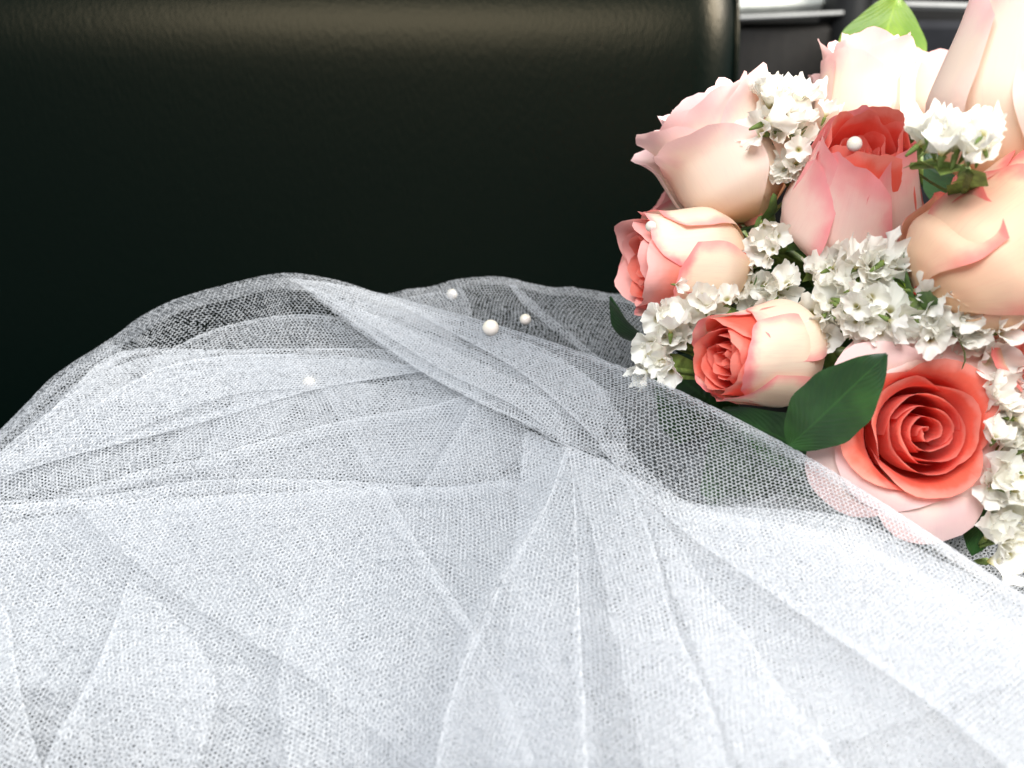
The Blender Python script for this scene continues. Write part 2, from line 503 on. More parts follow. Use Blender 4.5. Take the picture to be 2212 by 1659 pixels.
def net(name, G, radius=0.00022, pitch=PITCH_NET, rot=False, parent=None, seed=0, sides=3):
    gu = np.gradient(G, axis=1); gv = np.gradient(G, axis=0)
    N = np.cross(gu, gv); N /= np.linalg.norm(N, axis=2, keepdims=True) + 1e-12
    lu = np.concatenate([[0], np.cumsum(np.linalg.norm(np.diff(G, axis=1), axis=2).mean(axis=0))])
    lv = np.concatenate([[0], np.cumsum(np.linalg.norm(np.diff(G, axis=0), axis=2).mean(axis=1))])
    LU, LV = lu[-1], lv[-1]
    if rot: W_, H_ = LV, LU
    else: W_, H_ = LU, LV
    e = pitch / math.sqrt(3)
    hx = pitch / 2
    nm = int(W_ / hx) + 1; nk = int(H_ / (1.5 * e)) + 1
    m = np.arange(nm)[None, :].repeat(nk, 0); k = np.arange(nk)[:, None].repeat(nm, 1)
    up = ((m + k) % 2 == 0)
    X = m * hx; Y = k * 1.5 * e + np.where(up, 0.25 * e, -0.25 * e)
    r_ = np.random.default_rng(100 + seed)
    X = X + r_.normal(0, 0.045 * pitch, X.shape); Y = Y + r_.normal(0, 0.045 * pitch, Y.shape)
    # slow warp of the weave
    X = X + 0.0025 * vnoise(X * 40 + seed, Y * 40, seed); Y = Y + 0.0025 * vnoise(X * 40, Y * 40 + 9, seed + 5)
    A, B = (Y, X) if rot else (X, Y)
    a = np.interp(A.ravel(), lu, np.linspace(0, 1, len(lu))); b = np.interp(B.ravel(), lv, np.linspace(0, 1, len(lv)))
    pos = bil(G, a, b); nor = bil(N, a, b)
    ok = ((A.ravel() >= 0) & (A.ravel() <= LU) & (B.ravel() >= 0) & (B.ravel() <= LV))
    idx = np.arange(nm * nk).reshape(nk, nm)
    seg = [np.stack([idx[:, :-1].ravel(), idx[:, 1:].ravel()], 1)]
    mu = up[:-1]
    seg.append(np.stack([idx[:-1][mu], idx[1:][mu]], 1))
    seg = np.concatenate(seg)
    seg = seg[ok[seg[:, 0]] & ok[seg[:, 1]]]
    p0 = pos[seg[:, 0]]; p1 = pos[seg[:, 1]]
    d = p1 - p0; L = np.linalg.norm(d, axis=1)
    keep = (L > 1e-6) & (L < pitch * 2.2)
    # drop what is far outside the picture's field
    seg = seg[keep]; p0 = p0[keep]; p1 = p1[keep]; d = d[keep] / L[keep][:, None]
    return yarns(name, p0, p1, d, nor[seg[:, 0]], radius, r_, parent)

def yarns(name, p0, p1, d, n0, radius, r_, parent=None):
    s = np.cross(d, n0); s /= np.linalg.norm(s, axis=1, keepdims=True) + 1e-12
    n0 = np.cross(s, d)
    p0 = p0 - d * .0001; p1 = p1 + d * .0001
    rr = (radius if hasattr(radius, '__len__') else np.full(len(p0), radius)).reshape(-1, 1) * (1 + 0.15 * r_.normal(0, 1, len(p0)).clip(-1.5, 1.5))[:, None]
    ns = len(p0)
    # flat twisted yarns: each one a narrow strip, tilted about its own axis at random
    al = r_.uniform(-.75, .75, ns)[:, None]
    sd = s * np.cos(al) + n0 * np.sin(al)
    V = np.stack([p0 - sd * rr, p0 + sd * rr, p1 + sd * rr, p1 - sd * rr], 1).reshape(-1, 3) - VO
    me = bpy.data.meshes.new(name)
    me.vertices.add(ns * 4); me.vertices.foreach_set('co', V.astype(np.float32).ravel())
    me.loops.add(ns * 4); me.loops.foreach_set('vertex_index', np.arange(ns * 4, dtype=np.int32))
    me.polygons.add(ns); me.polygons.foreach_set('loop_start', (np.arange(ns) * 4).astype(np.int32))
    me.update(calc_edges=True)
    me.materials.append(M['tulle'])
    TRI[0] += ns * 2
    return link(bpy.data.objects.new(name, me), parent or veil)

def shift(row, dy, dd):
    return [(x, y + dy, d + dd) for x, y, d in row]

def folds(amp, fs, ft, seed, fine=0.25):
    """long soft creases: noise stretched along t or s"""
    def f(s, t):
        n = vnoise(s * fs + 3.1, t * ft + 1.7, seed)
        r = 1 - np.abs(vnoise(s * fs * 1.3 + t * 1.1, t * ft * 1.3 + 4, seed + 11)) * 2
        return amp * (0.6 * n + 0.4 * r + fine * vnoise(s * fs * 3.3, t * ft * 3.3, seed + 23))
    return f

# --- A: the high mound at the back
A1 = [(-220, 1090, .345), (-60, 985, .36), (0, 925, .372), (120, 815, .385), (250, 722, .40), (390, 640, .41), (620, 598, .415), (830, 640, .41), (990, 705, .40)]
A = [shift(A1, 30, .03), shift(A1, 8, .008), A1,
     [(-220, 1130, .33), (-60, 1010, .35), (0, 955, .36), (150, 850, .372), (300, 750, .386), (450, 690, .396), (650, 660, .40), (830, 690, .398), (1000, 750, .39)],
     [(-220, 1170, .32), (-60, 1060, .34), (0, 1000, .35), (150, 900, .362), (300, 820, .372), (450, 770, .38), (650, 745, .383), (830, 760, .383), (1000, 790, .38)],
     [(-220, 1230, .31), (0, 1080, .335), (200, 990, .345), (400, 920, .355), (600, 880, .36), (800, 865, .36), (1020, 880, .355)],
     [(-220, 1340, .29), (0, 1230, .305), (300, 1140, .32), (600, 1090, .325), (900, 1060, .33), (1120, 1040, .33)],
     [(-220, 1560, .262), (100, 1450, .28), (500, 1370, .29), (900, 1300, .295), (1200, 1250, .3)],
     [(-220, 1960, .225), (300, 1880, .235), (800, 1820, .24), (1300, 1760, .245)]]
GA = sheet_surface(A, 220, 170, folds(.002, 4, 4, 3))
net('tulle_layer', GA, seed=1)
# folds converging to the far left of the mound
for q, (y0, y1) in enumerate(((14, 40), (60, 90))):
    k1 = [(x, y + y0, d - .004) for x, y, d in A1[:5]] ; k2 = [(x + 30, y + y1, d - .006) for x, y, d in A1[:5]]
    net('tulle_layer', sheet_surface([shift(k1, 5, .006), k1, k2, shift(k2, 4, .005), shift(k2, -18, .008)], 120, 50, folds(.0015, 4, 2, 5 + q)), seed=30 + q)

# --- the surface of the heap: distance along the sight line for a picture point, used to lay flat flaps on it
_PY = [560, 600, 760, 870, 1000, 1200, 1400, 1650, 1900, 2100]
_PD = [.425, .415, .381, .356, .335, .308, .283, .256, .237, .222]
def dsurf(px, py):
    u = np.clip((np.asarray(px) - 700) / 800, 0, 1); u = u * u * (3 - 2 * u)
    return np.interp(py, _PY, _PD) - .029 * u

_cp = np.array(CAMPOS); _fw = np.array(FWD); _ri = np.array(RIGHT); _up = np.array(UP)
def PN(px, py, d):
    return _cp + d[:, None] * (_fw + _ri * ((px - 1106) / FPX)[:, None] + _up * ((829.5 - py) / FPX)[:, None])
_yt = np.linspace(560, 2000, 300)
_pt = PN(np.full(300, 1106.0), _yt, dsurf(np.full(300, 1106.0), _yt))
_YT = np.concatenate([[0], np.cumsum(np.linalg.norm(np.diff(_pt, axis=0), axis=1))])

def crv(pts, n=40):
    return bez([(x, y, 0) for x, y in pts], n)[:, :2]

def inside(poly, x, y):
    r = np.zeros(len(x), bool)
    for (x0, y0), (x1, y1) in zip(poly, np.roll(poly, -1, axis=0)):
        c = ((y0 > y) != (y1 > y))
        xi = (x1 - x0) * (y - y0) / (y1 - y0 + 1e-12) + x0
        r ^= c & (x < xi)
    return r

def heap(px, py, off, wave, seed):
    """the heap's surface with soft undulation, `off` metres proud"""
    f = wave * (vnoise(px / 230 + seed * 1.3, py / 230, seed) + .5 * vnoise(px / 90, py / 90 + seed, seed + 1))
    return PN(px, py, dsurf(px, py) - off - f)

def lattice(poly, angle, seed, pitch=PITCH_NET):
    """hexagonal net laid at its true size over a picture-space polygon of the heap; returns px, py, segments"""
    r_ = np.random.default_rng(seed)
    px, py = poly[:, 0], poly[:, 1]
    X = (px - 1106) * dsurf(px, py) / FPX; Y = np.interp(py, _yt, _YT)
    cx, cy = X.mean(), Y.mean(); ca, sa = math.cos(angle), math.sin(angle)
    A = (X - cx) * ca + (Y - cy) * sa; B = -(X - cx) * sa + (Y - cy) * ca
    e = pitch / math.sqrt(3); hx = pitch / 2
    a0, a1, b0, b1_ = A.min() - .004, A.max() + .004, B.min() - .004, B.max() + .004
    nm = int((a1 - a0) / hx) + 2; nk = int((b1_ - b0) / (1.5 * e)) + 2
    m = np.arange(nm)[None, :].repeat(nk, 0); k = np.arange(nk)[:, None].repeat(nm, 1)
    up = ((m + k) % 2 == 0)
    a = a0 + m * hx; b = b0 + k * 1.5 * e + np.where(up, .25 * e, -.25 * e)
    a = a + r_.normal(0, .045 * pitch, a.shape); b = b + r_.normal(0, .045 * pitch, b.shape)
    wx = .004 * vnoise(a * 26 + seed, b * 26, seed); wy = .004 * vnoise(a * 28, b * 28 + seed, seed + 7)
    a = (a + wx).ravel(); b = (b + wy).ravel()
    x = cx + a * ca - b * sa; y = cy + a * sa + b * ca
    qy = np.interp(y, _YT, _yt); qx = 1106 + x * FPX / .3
    for _ in range(4): qx = 1106 + x * FPX / dsurf(qx, qy)
    idx = np.arange(nm * nk).reshape(nk, nm)
    seg = np.concatenate([np.stack([idx[:, :-1].ravel(), idx[:, 1:].ravel()], 1), np.stack([idx[:-1][up[:-1]], idx[1:][up[:-1]]], 1)])
    ok = inside(poly, qx, qy) & (y > _YT[0] + 1e-5) & (y < _YT[-1] - 1e-5)
    seg = seg[ok[seg[:, 0]] & ok[seg[:, 1]]]
    return qx, qy, seg

def flap(e1, e2, off, fold1=True, fold2=False, seed=0, rot=False, wave=.0012, roll=0.0, fw=.07, angle=None):
    """a length of tulle between two edges, lying `off` metres proud of the heap; fold1/fold2 double the
    cloth back under that edge; roll lets edge 1 drop away behind a ridge"""
    a, b = crv(e1), crv(e2)
    r_ = np.random.default_rng(seed + 900)
    if angle is None: angle = r_.uniform(-.5, .5) + (PI / 2 if rot else 0)
    P0, P1, RR = [], [], []
    def add(poly, o, ang, sd):
        qx, qy, seg = lattice(poly, ang, sd)
        W = heap(qx, qy, o, wave, seed)
        P0.append(W[seg[:, 0]]); P1.append(W[seg[:, 1]]); RR.append(np.full(len(seg), .00022))
    add(np.concatenate([a, b[::-1]]), off, angle, seed)
    for on, p, q in ((fold1, a, b), (fold2, b, a)):
        if not on: continue
        w = np.minimum(fw, 26 / (np.linalg.norm(q - p, axis=1) + 1))[:, None]
        add(np.concatenate([p, (p * (1 - w) + q * w)[::-1]]), off - .0012, angle + .9, seed + 300)
        c = crv([tuple(z) for z in p[::3]] + [tuple(p[-1])], 160)
        W = heap(c[:, 0], c[:, 1], np.full(len(c), off), wave, seed)
        P0.append(W[:-1]); P1.append(W[1:]); RR.append(np.full(len(c) - 1, .00022))
    if roll:
        rows = [[P(x, y + dy, dsurf(x, y) - off + rl) for x, y in a] for dy, rl in ((30, roll), (10, roll * .45), (2, roll * .12), (0, 0))]
        G = crom_cols(np.array([bez(r, 260) for r in rows]), 30)
        net('tulle_layer', G, seed=seed)
    p0, p1, rr = np.concatenate(P0), np.concatenate(P1), np.concatenate(RR)
    d = p1 - p0; L = np.linalg.norm(d, axis=1, keepdims=True); d = d / (L + 1e-9)
    n0 = np.broadcast_to(np.array([0, -.55, .83]), d.shape)
    return yarns('tulle_layer', p0, p1, d, n0, rr, r_)

# left side: flaps between long, slightly bowed fold lines
L_e0 = [(-120, 1120), (0, 1000), (120, 880), (250, 764), (450, 756), (875, 758), (1010, 800)]
L_e1 = [(-120, 1065), (0, 1029), (175, 978), (375, 928), (550, 878), (700, 836), (950, 798), (1040, 800)]
L_e2 = [(-120, 1110), (0, 1084), (125, 1072), (300, 1018), (400, 998), (550, 958), (725, 913), (950, 873), (1040, 838)]
L_e3 = [(-120, 1105), (0, 1094), (250, 1068), (400, 1043), (575, 1035), (750, 1040), (1000, 1052), (1225, 990)]
flap(L_e0, L_e1, .004, True, True, seed=40, wave=.0008)
flap([(-120, 1090), (0, 985), (150, 900), (330, 830), (520, 785), (760, 778), (960, 800)], [(-120, 1075), (0, 1032), (190, 975), (380, 925), (560, 876), (690, 840), (900, 806)], .0015, True, False, seed=41, rot=True)
flap([(60, 985), (200, 880), (340, 800), (480, 770), (640, 765)], [(40, 1005), (200, 960), (360, 900), (520, 850), (690, 838)], .006, True, False, seed=42)
flap([(690, 835), (720, 880), (760, 950), (800, 1030)], [(1040, 810), (1035, 850), (1010, 930), (1000, 1040)], .003, True, False, seed=43, rot=True)
flap([(-120, 1050), (0, 1010), (200, 950), (420, 900), (620, 850), (800, 815)], [(-120, 1100), (0, 1075), (200, 1040), (420, 985), (620, 930), (800, 900)], -.003, True, False, seed=51, wave=.002)
flap([(380, 930), (480, 885), (560, 880), (640, 860)], [(360, 1000), (430, 985), (520, 960), (600, 935)], .0, True, True, seed=52, rot=True)
BOT = [(-120, 1830), (200, 1810), (600, 1790), (1000, 1770), (1270, 1760)]
flap(L_e2, [(-120, 1500), (200, 1490), (600, 1560), (1000, 1770), (1270, 1760)], .005, True, False, seed=44)
flap(L_e3, BOT, .008, True, False, seed=45, rot=True)
# soft extra lengths over the upper part of the heap
flap([(-120, 1075), (20, 960), (160, 850), (300, 775), (500, 768), (760, 772), (980, 805)], [(-120, 1110), (20, 1085), (200, 1060), (420, 1040), (650, 1030), (900, 1040), (1180, 1000)], .0005, True, False, seed=90, rot=True, wave=.002)
flap([(110, 905), (260, 830), (420, 800), (600, 790), (800, 790), (1000, 815)], [(-60, 1120), (200, 1075), (450, 1045), (700, 1040), (900, 1050), (1200, 1000)], -.0015, True, False, seed=91, wave=.002)
flap([(330, 775), (470, 710), (640, 680), (800, 700), (940, 760)], [(300, 830), (470, 810), (640, 800), (800, 800), (960, 805)], .002, True, False, seed=92, wave=.0015)
flap([(560, 760), (700, 800), (860, 850), (1040, 880), (1210, 965)], [(420, 1010), (600, 1050), (800, 1060), (1000, 1060), (1215, 990)], .0015, False, False, seed=93, rot=True, wave=.002)
flap([(655, 622), (830, 665), (1030, 718), (1200, 775), (1320, 850)], [(660, 630), (880, 785), (1060, 880), (1215, 962), (1300, 985)], .008, True, False, seed=94, rot=True, wave=.0012)
flap([(680, 640), (830, 690), (1000, 750), (1150, 815), (1250, 900)], [(670, 640), (880, 790), (1060, 884), (1200, 955), (1250, 975)], .006, True, False, seed=95, wave=.0012)
# plain lengths underneath on the left
for q in range(3):
    flap([(-120, 1150 + 12 * q), (150, 1110 + 10 * q), (500, 1070 + 8 * q), (850, 1060), (1180, 1030 + 10 * q)], [(-120, 1480), (150, 1500 + 60 * q), (500, 1640 + 40 * q), (850, 1790), (1250, 1790)], .002 - .003 * q, True, False, seed=53 + q, rot=bool(q % 2), wave=.002)
# lower left: overlapping triangles
FL_1 = [(60, 1130), (280, 1252), (450, 1357), (565, 1417), (690, 1502), (860, 1640), (1000, 1760)]
FL_2 = [(840, 1060), (920, 1202), (1025, 1367), (1010, 1470), (975, 1550), (950, 1640), (930, 1760)]
flap([(830, 1050), (918, 1200), (1030, 1370), (1120, 1560), (1190, 1760)], [(150, 1085), (320, 1240), (480, 1350), (680, 1475), (900, 1660)], .011, True, False, seed=46)
flap([(1232, 975), (1180, 1090), (1110, 1205), (1030, 1350), (975, 1520), (930, 1700), (910, 1780)], [(1030, 860), (900, 1060), (760, 1180), (640, 1330), (600, 1480), (620, 1640), (640, 1780)], .0095, True, False, seed=47, rot=True)
flap([(300, 1262), (430, 1390), (470, 1500), (440, 1620), (400, 1780)], [(280, 1255), (240, 1370), (190, 1480), (120, 1600), (60, 1780)], .010, False, True, seed=48)
flap([(-120, 1180), (10, 1317), (30, 1427), (60, 1562), (120, 1760)], [(-120, 1200), (-118, 1350), (-116, 1480), (-114, 1600), (-112, 1760)], .010, True, False, seed=49, rot=True)

# --- the big front sweep, from the peak down to the right, and the flaps fanning out of one gather
b1 = [(625, 601), (720, 612), (830, 637), (1030, 690), (1200, 742), (1440, 832), (1700, 962), (1900, 1082), (2212, 1287), (2400, 1405)]
bh = [(640, 608), (760, 692), (900, 795), (1060, 882), (1215, 962), (1238, 1060), (1247, 1200), (1252, 1400), (1262, 1600), (1270, 1800)]
flap(b1, bh, .012, True, True, seed=60, wave=.002, roll=.02, fw=.05, angle=.6)
# narrow strip doubled along the diagonal flap
flap([(660, 618), (800, 700), (960, 800), (1120, 880), (1225, 958)], [(672, 618), (900, 720), (1090, 810), (1190, 870), (1235, 955)], .0135, True, False, seed=61, wave=.0006)
flap([(850, 650), (1000, 730), (1120, 800), (1240, 900), (1340, 1005)], [(1040, 700), (1190, 760), (1290, 830), (1350, 920), (1352, 1006)], .0145, True, False, seed=62, rot=True, wave=.0008)
W1a = [(1228, 966), (1238, 1040), (1246, 1200), (1252, 1380), (1262, 1540), (1268, 1780)]
W1b = [(1222, 972), (1180, 1095), (1112, 1210), (1040, 1345), (970, 1530), (920, 1780)]
flap(W1a, W1b, .015, True, True, seed=63, wave=.0008)
W2a = [(1300, 990), (1351, 1037), (1406, 1162), (1456, 1347), (1531, 1517), (1580, 1680), (1610, 1780)]
W2b = [(1235, 970), (1250, 1060), (1290, 1200), (1330, 1400), (1370, 1580), (1390, 1680), (1410, 1780)]
flap(W2a, W2b, .016, True, False, seed=64, rot=True, wave=.0008)
W3a = [(1330, 1000), (1406, 1087), (1521, 1262), (1606, 1367), (1706, 1517), (1790, 1620), (1900, 1780)]
W3b = [(1300, 990), (1390, 1110), (1450, 1270), (1510, 1420), (1560, 1560), (1600, 1660), (1640, 1780)]
flap(W3a, W3b, .0145, True, False, seed=65, wave=.0008)
W4a = [(1290, 960), (1386, 1062), (1486, 1152), (1606, 1237), (1806, 1377), (2031, 1537), (2300, 1760)]
W4b = [(1340, 950), (1480, 1080), (1640, 1120), (1800, 1150), (1960, 1220), (2180, 1340), (2400, 1470)]
flap(W4a, W4b, .0165, True, False, seed=66, rot=True, wave=.0012)
# plain lengths under the sweep, starting lower so its upper part stays see-through
UPR = [(1130, 930), (1240, 968), (1340, 1015), (1500, 1088), (1680, 1100), (1830, 1118), (1990, 1190), (2212, 1308), (2400, 1420)]
DWN = [(1060, 1760), (1200, 1780), (1350, 1790), (1550, 1790), (1750, 1790), (1950, 1790), (2100, 1790), (2260, 1790), (2400, 1790)]
for q in range(4):
    flap([(x, y + 16 * q) for x, y in UPR], DWN, .008 - .003 * q, True, False, seed=70 + q, rot=bool(q % 2), wave=.0025)

# --- C: single thin layer at the back right, running under the bouquet
c0 = [(760, 660, .43), (860, 632, .437), (960, 617, .442), (1080, 606, .445), (1160, 618, .445), (1240, 631, .443), (1340, 640, .44), (1460, 690, .43)]
C = [shift(c0, 16, .012), shift(c0, 5, .004), c0, shift(c0, 45, -.006),
     [(860, 740, .41), (1000, 745, .415), (1150, 750, .418), (1300, 770, .418), (1480, 830, .41)],
     [(900, 850, .385), (1050, 860, .39), (1200, 880, .392), (1400, 930, .39), (1560, 1000, .38)],
     [(950, 960, .37), (1100, 980, .37), (1250, 1010, .37), (1450, 1070, .365), (1650, 1130, .355)]]
GC = sheet_surface(C, 170, 110, folds(.003, 5, 3, 131))
net('tulle_layer', GC, seed=12)
# two folds of that layer
def cfold(e1, e2, dd, seed):
    rows = [[P(*q) for q in e1], [P(*q) for q in e2]]
    R = np.array([bez(r, 90) for r in rows]); t = np.linspace(0, 1, 40)[:, None, None]
    net('tulle_layer', R[0][None] * (1 - t) + R[1][None] * t + np.array(-FWD) * dd, seed=seed)
cfold([(1000, 622, .436), (1015, 650, .43), (1022, 690, .424)], [(830, 645, .434), (850, 670, .428), (880, 700, .42)], .003, 80)
cfold([(1085, 612, .436), (1130, 660, .428), (1200, 718, .418), (1290, 790, .405)], [(1105, 610, .436), (1160, 655, .428), (1235, 715, .418), (1320, 790, .405)], .003, 81)
# --- E: crumpled layers underneath
for q, sd in enumerate((151, 163)):
    e0 = [(-200, 1180 + 30 * q, .33), (150, 1080 + 20 * q, .345), (500, 1000 + 20 * q, .358), (800, 960, .362), (1100, 960 + 20 * q, .36), (1300, 1010 + 20 * q, .355)]
    E = [shift(e0, 40, .03), e0, shift(e0, 160, -.012), shift(e0, 380, -.045), shift(e0, 640 if q == 0 else 430, -.075 if q == 0 else -.05), shift(e0, 900 if q == 0 else 470, -.102 if q == 0 else -.055)]
    GE = sheet_surface(E, 170, 150, folds(.004, 4, 4, sd))
    net('tulle_layer', GE, seed=14 + q, rot=bool(q))
# layers under the bouquet's lower right side
for q in range(3):
    g0 = [(1500, 1120, .345), (1750, 1090, .35), (2000, 1075 + 10 * q, .352), (2212, 1085, .35), (2400, 1090, .345)]
    Gs = [shift(g0, 10, .03), g0, shift(g0, 120, -.015 + .003 * q), shift(g0, 300, -.045 + .003 * q), shift(g0, 620, -.09)]
    net('tulle_layer', sheet_surface(Gs, 150, 110, folds(.005, 5, 4, 171 + q)), seed=17 + q, rot=bool(q % 2))

def pearl(px, py, d, r_px, parent, name='pearl'):
    r = r_px / FPX * d
    c = P(px, py, d)
    V = []; F = []; n, k = 20, 12
    for j in range(k + 1):
        th = PI * j / k
        for i in range(n):
            a = 2 * PI * i / n
            V.append((r * math.sin(th) * math.cos(a), r * math.sin(th) * math.sin(a), r * math.cos(th)))
    for j in range(k):
        for i in range(n):
            F.append((j*n+i, (j+1)*n+i, (j+1)*n+(i+1) % n, j*n+(i+1) % n))
    o = mesh_obj(name, V, F, M['pearl'], parent)
    o.location = c - Vector(parent.matrix_world.translation if parent.parent else parent.location)
    return o
for a in ((1060, 708, .362, 18), (1135, 690, .398, 12.5), (667, 829, .366, 15), (976, 636, .449, 12)):
    pearl(*a, veil)

# ------------------------------------------------------------------ the bouquet
bq = link(bpy.data.objects.new('bridal_bouquet', None))
bq.location = (0.19, 0.42, 0.0)
tag(bq, 'round bridal bouquet of pink and peach roses with white statice, resting on the seat', 'bouquet')
BIND = P(2350, 900, .50)

def petal_geo(H, Rb, Rt, W, phi0, flare, droop, vc, spiral, tip, edge_roll, wav, seed, base_r=0.2, nu=15, nv=15, side_drop=0.26):
    u = np.linspace(-1, 1, nu)[None, :].repeat(nv, 0); v = np.linspace(0, 1, nv)[:, None].repeat(nu, 1)
    au = np.abs(u)
    vv = v * (1 - side_drop * au ** 2.6) + tip * np.exp(-(u / .22) ** 2) * v ** 5
    ang = phi0 + W * u * (0.42 + 0.58 * np.sin(np.clip(v * 1.35, 0, 1) * PI / 2))
    # belly profile
    q = np.array([0, .06, .18, .42, .70, 1.0, 1.25]); rt = Rt / Rb
    pr = np.array([base_r, base_r * .5 + .32, .74, 1.0, 1.0 * .55 + rt * .45, rt, rt - .02])
    fine = np.linspace(0, 1.25, 120)
    prof = np.interp(fine, q, pr)
    ker = np.ones(13) / 13
    prof = np.convolve(np.pad(prof, 6, mode='edge'), ker, mode='valid')
    r = Rb * np.interp(vv, fine, prof)
    z = H * vv
    s = np.clip((vv - vc) / (1 - vc), 0, 1.3)
    ua = np.exp(-(u / .9) ** 4)
    r = r + flare * (s ** 1.6) * (0.35 + 0.65 * ua)
    z = z - droop * s ** 2.2
    e = np.clip((au - .55) / .45, 0, 1) ** 2 * np.clip((v - .25) / .5, 0, 1)
    r = r + edge_roll * e
    r = r + spiral * u * np.clip(v * 2, 0, 1)
    ph = seed * 1.7
    r = r + wav * np.sin(u * 4.3 + ph) * v ** 3 + wav * .5 * np.sin(u * 9 + ph * 2) * v ** 6
    z = z + wav * .8 * np.sin(u * 6 + ph * 3) * v ** 4 + wav * .35 * np.sin(u * 17 + ph) * v ** 8
    hh = np.random.default_rng(int(seed * 1000) + 5)
    for fq, am in ((3, .5), (5, .5), (8, .4), (13, .28), (21, .16)):
        z = z + wav * am * hh.uniform(.3, 1) * np.sin(u * fq + hh.uniform(0, 6.28)) * v ** 7
        r = r + wav * am * hh.uniform(.3, 1) * np.sin(u * fq + hh.uniform(0, 6.28)) * v ** 5
    # shallow dents and creases on the blade
    r = r + wav * .12 * vnoise(u * 2.2 + seed * 3, v * 2.5, int(seed * 77)) * np.clip(v * 2, 0, 1)
    r = np.maximum(r, 0.0004)
    V = np.stack([r * np.cos(ang), r * np.sin(ang), z], 2).reshape(-1, 3)
    uv = np.stack([(u + 1) / 2, v], 2).reshape(-1, 2)
    return V, grid_faces(nu, nv), uv

def make_rose(px, py, d, axis, R, Hk=2.0, openk=0.75, n=(12, 7, 6), mats=('inner', 'mid', 'outer'), spin=0.0, label=None,
              flare=0.12, droop=0.03, seed=1, tip=0.03, stem=True, style='bud', inner_h=0.96, outer_W=1.05, centre=0.5, inner_W=1.55, mid_W=1.12, short=.22):
    rr = random.Random(seed * 101)
    H = R * Hk
    c = P(px, py, d); ax = axis.normalized()
    q = ax.to_track_quat('Z', 'Y')
    mat = q.to_matrix().to_4x4() @ Matrix.Rotation(spin, 4, 'Z')
    origin = c - ax * (H * centre)
    # hip, with the stem bending towards the binding point (local space)
    inv = mat.to_3x3().transposed()
    V, F = [], []
    hp = [(0, 0, -R * .30), (0, 0, -R * .18), (0, 0, -R * .02), (0, 0, R * .10)]
    V, F = tube_data(hp, [R * .10, R * .20, R * .26, R * .16], 10)
    if stem:
        tgt = inv @ (BIND - origin)
        s0 = Vector((0, 0, -R * .28)); s1 = Vector((0, 0, -R * 1.0)); pts = []
        for i in range(9):
            t = i / 8
            pts.append(s0 * (1 - t) ** 2 + s1 * 2 * t * (1 - t) + tgt * t * t)
        V2, F2 = tube_data(pts, 0.0024, 8)
        k = len(V); V = V + V2; F = F + [tuple(i + k for i in f) for f in F2]
    rose = mesh_obj('rose', V, F, M['stem'], bq)
    rose.matrix_local = Matrix.Translation(origin - bq.location) @ mat
    if label: rose['label'] = label
    n_in, n_mid, n_out = n
    N = sum(n)
    phi = rr.uniform(0, 6.28)
    for i in range(N):
        t = i / (N - 1)
        phi += 2.399 + rr.uniform(-.18, .18)
        j = rr.random
        if i < n_in:
            a = i / max(1, n_in - 1)
            Rt = R * (0.05 + (openk * .62 - .05) * a); Rb = R * (0.12 + .52 * a); h = H * (inner_h - .05 * (1 - a) + .03 * (j() - .5))
            W = inner_W - .45 * a
            g = petal_geo(h, Rb, Rt, W, phi, R * .01, 0, .8, R * (.07 - .01 * a), .02 * j(), R * .02, R * .018, rr.uniform(0, 9), .5, 15, 11, .12)
            mk = mats[0]
        elif i < n_in + n_mid:
            a = (i - n_in) / max(1, n_mid - 1)
            Rt = R * (openk * (.66 + .26 * a)); Rb = R * (.66 + .20 * a); h = H * (.99 + .02 * a + .035 * (j() - .5))
            W = mid_W
            g = petal_geo(h, Rb, Rt, W, phi, R * flare * (.2 + .5 * a), H * droop * .3 * a, .78, R * .04, tip * j(), R * .05, R * .028, rr.uniform(0, 9), .2, 17, 15, .2)
            mk = mats[1]
        else:
            a = (i - n_in - n_mid) / max(1, n_out - 1)
            Rt = R * openk * (.95 + .16 * a); Rb = R * (.88 + .12 * a); h = H * (1.0 - .05 * a + .07 * (j() - .5)) * (1 - (short * j() if a > .45 else 0))
            W = outer_W + .15 * (j() - .5)
            g = petal_geo(h, Rb, Rt, W, phi, R * flare * (.6 + .8 * j()), H * droop * (.5 + j()), .74, R * .035, tip * (.5 + j()), R * .07 * j(), R * .034, rr.uniform(0, 9), .08, 19, 21, .24)
            mk = mats[2]
        mesh_obj('petal', g[0], g[1], M[mk], rose, uvs=g[2])
    for k in range(5):
        a = k * 2 * PI / 5 + .3
        V = []; uvn = []
        for jv in range(7):
            v = jv / 6
            w = R * .17 * (1 - v) ** .7 * (1 + .2 * math.sin(v * 9)); rad = R * (.26 + .55 * math.sin(v * 1.3) + .06 * k * v); zz = R * (-.05 + .35 * v - .25 * v * v * (k % 3))
            for u in (-1, 0, 1):
                aa = a + u * w / max(rad, R * .2)
                V.append((rad * math.cos(aa), rad * math.sin(aa), zz + (0.02 * R if u else 0)))
        mesh_obj('sepal', V, grid_faces(3, 7), M['sepal'], rose)
    return rose

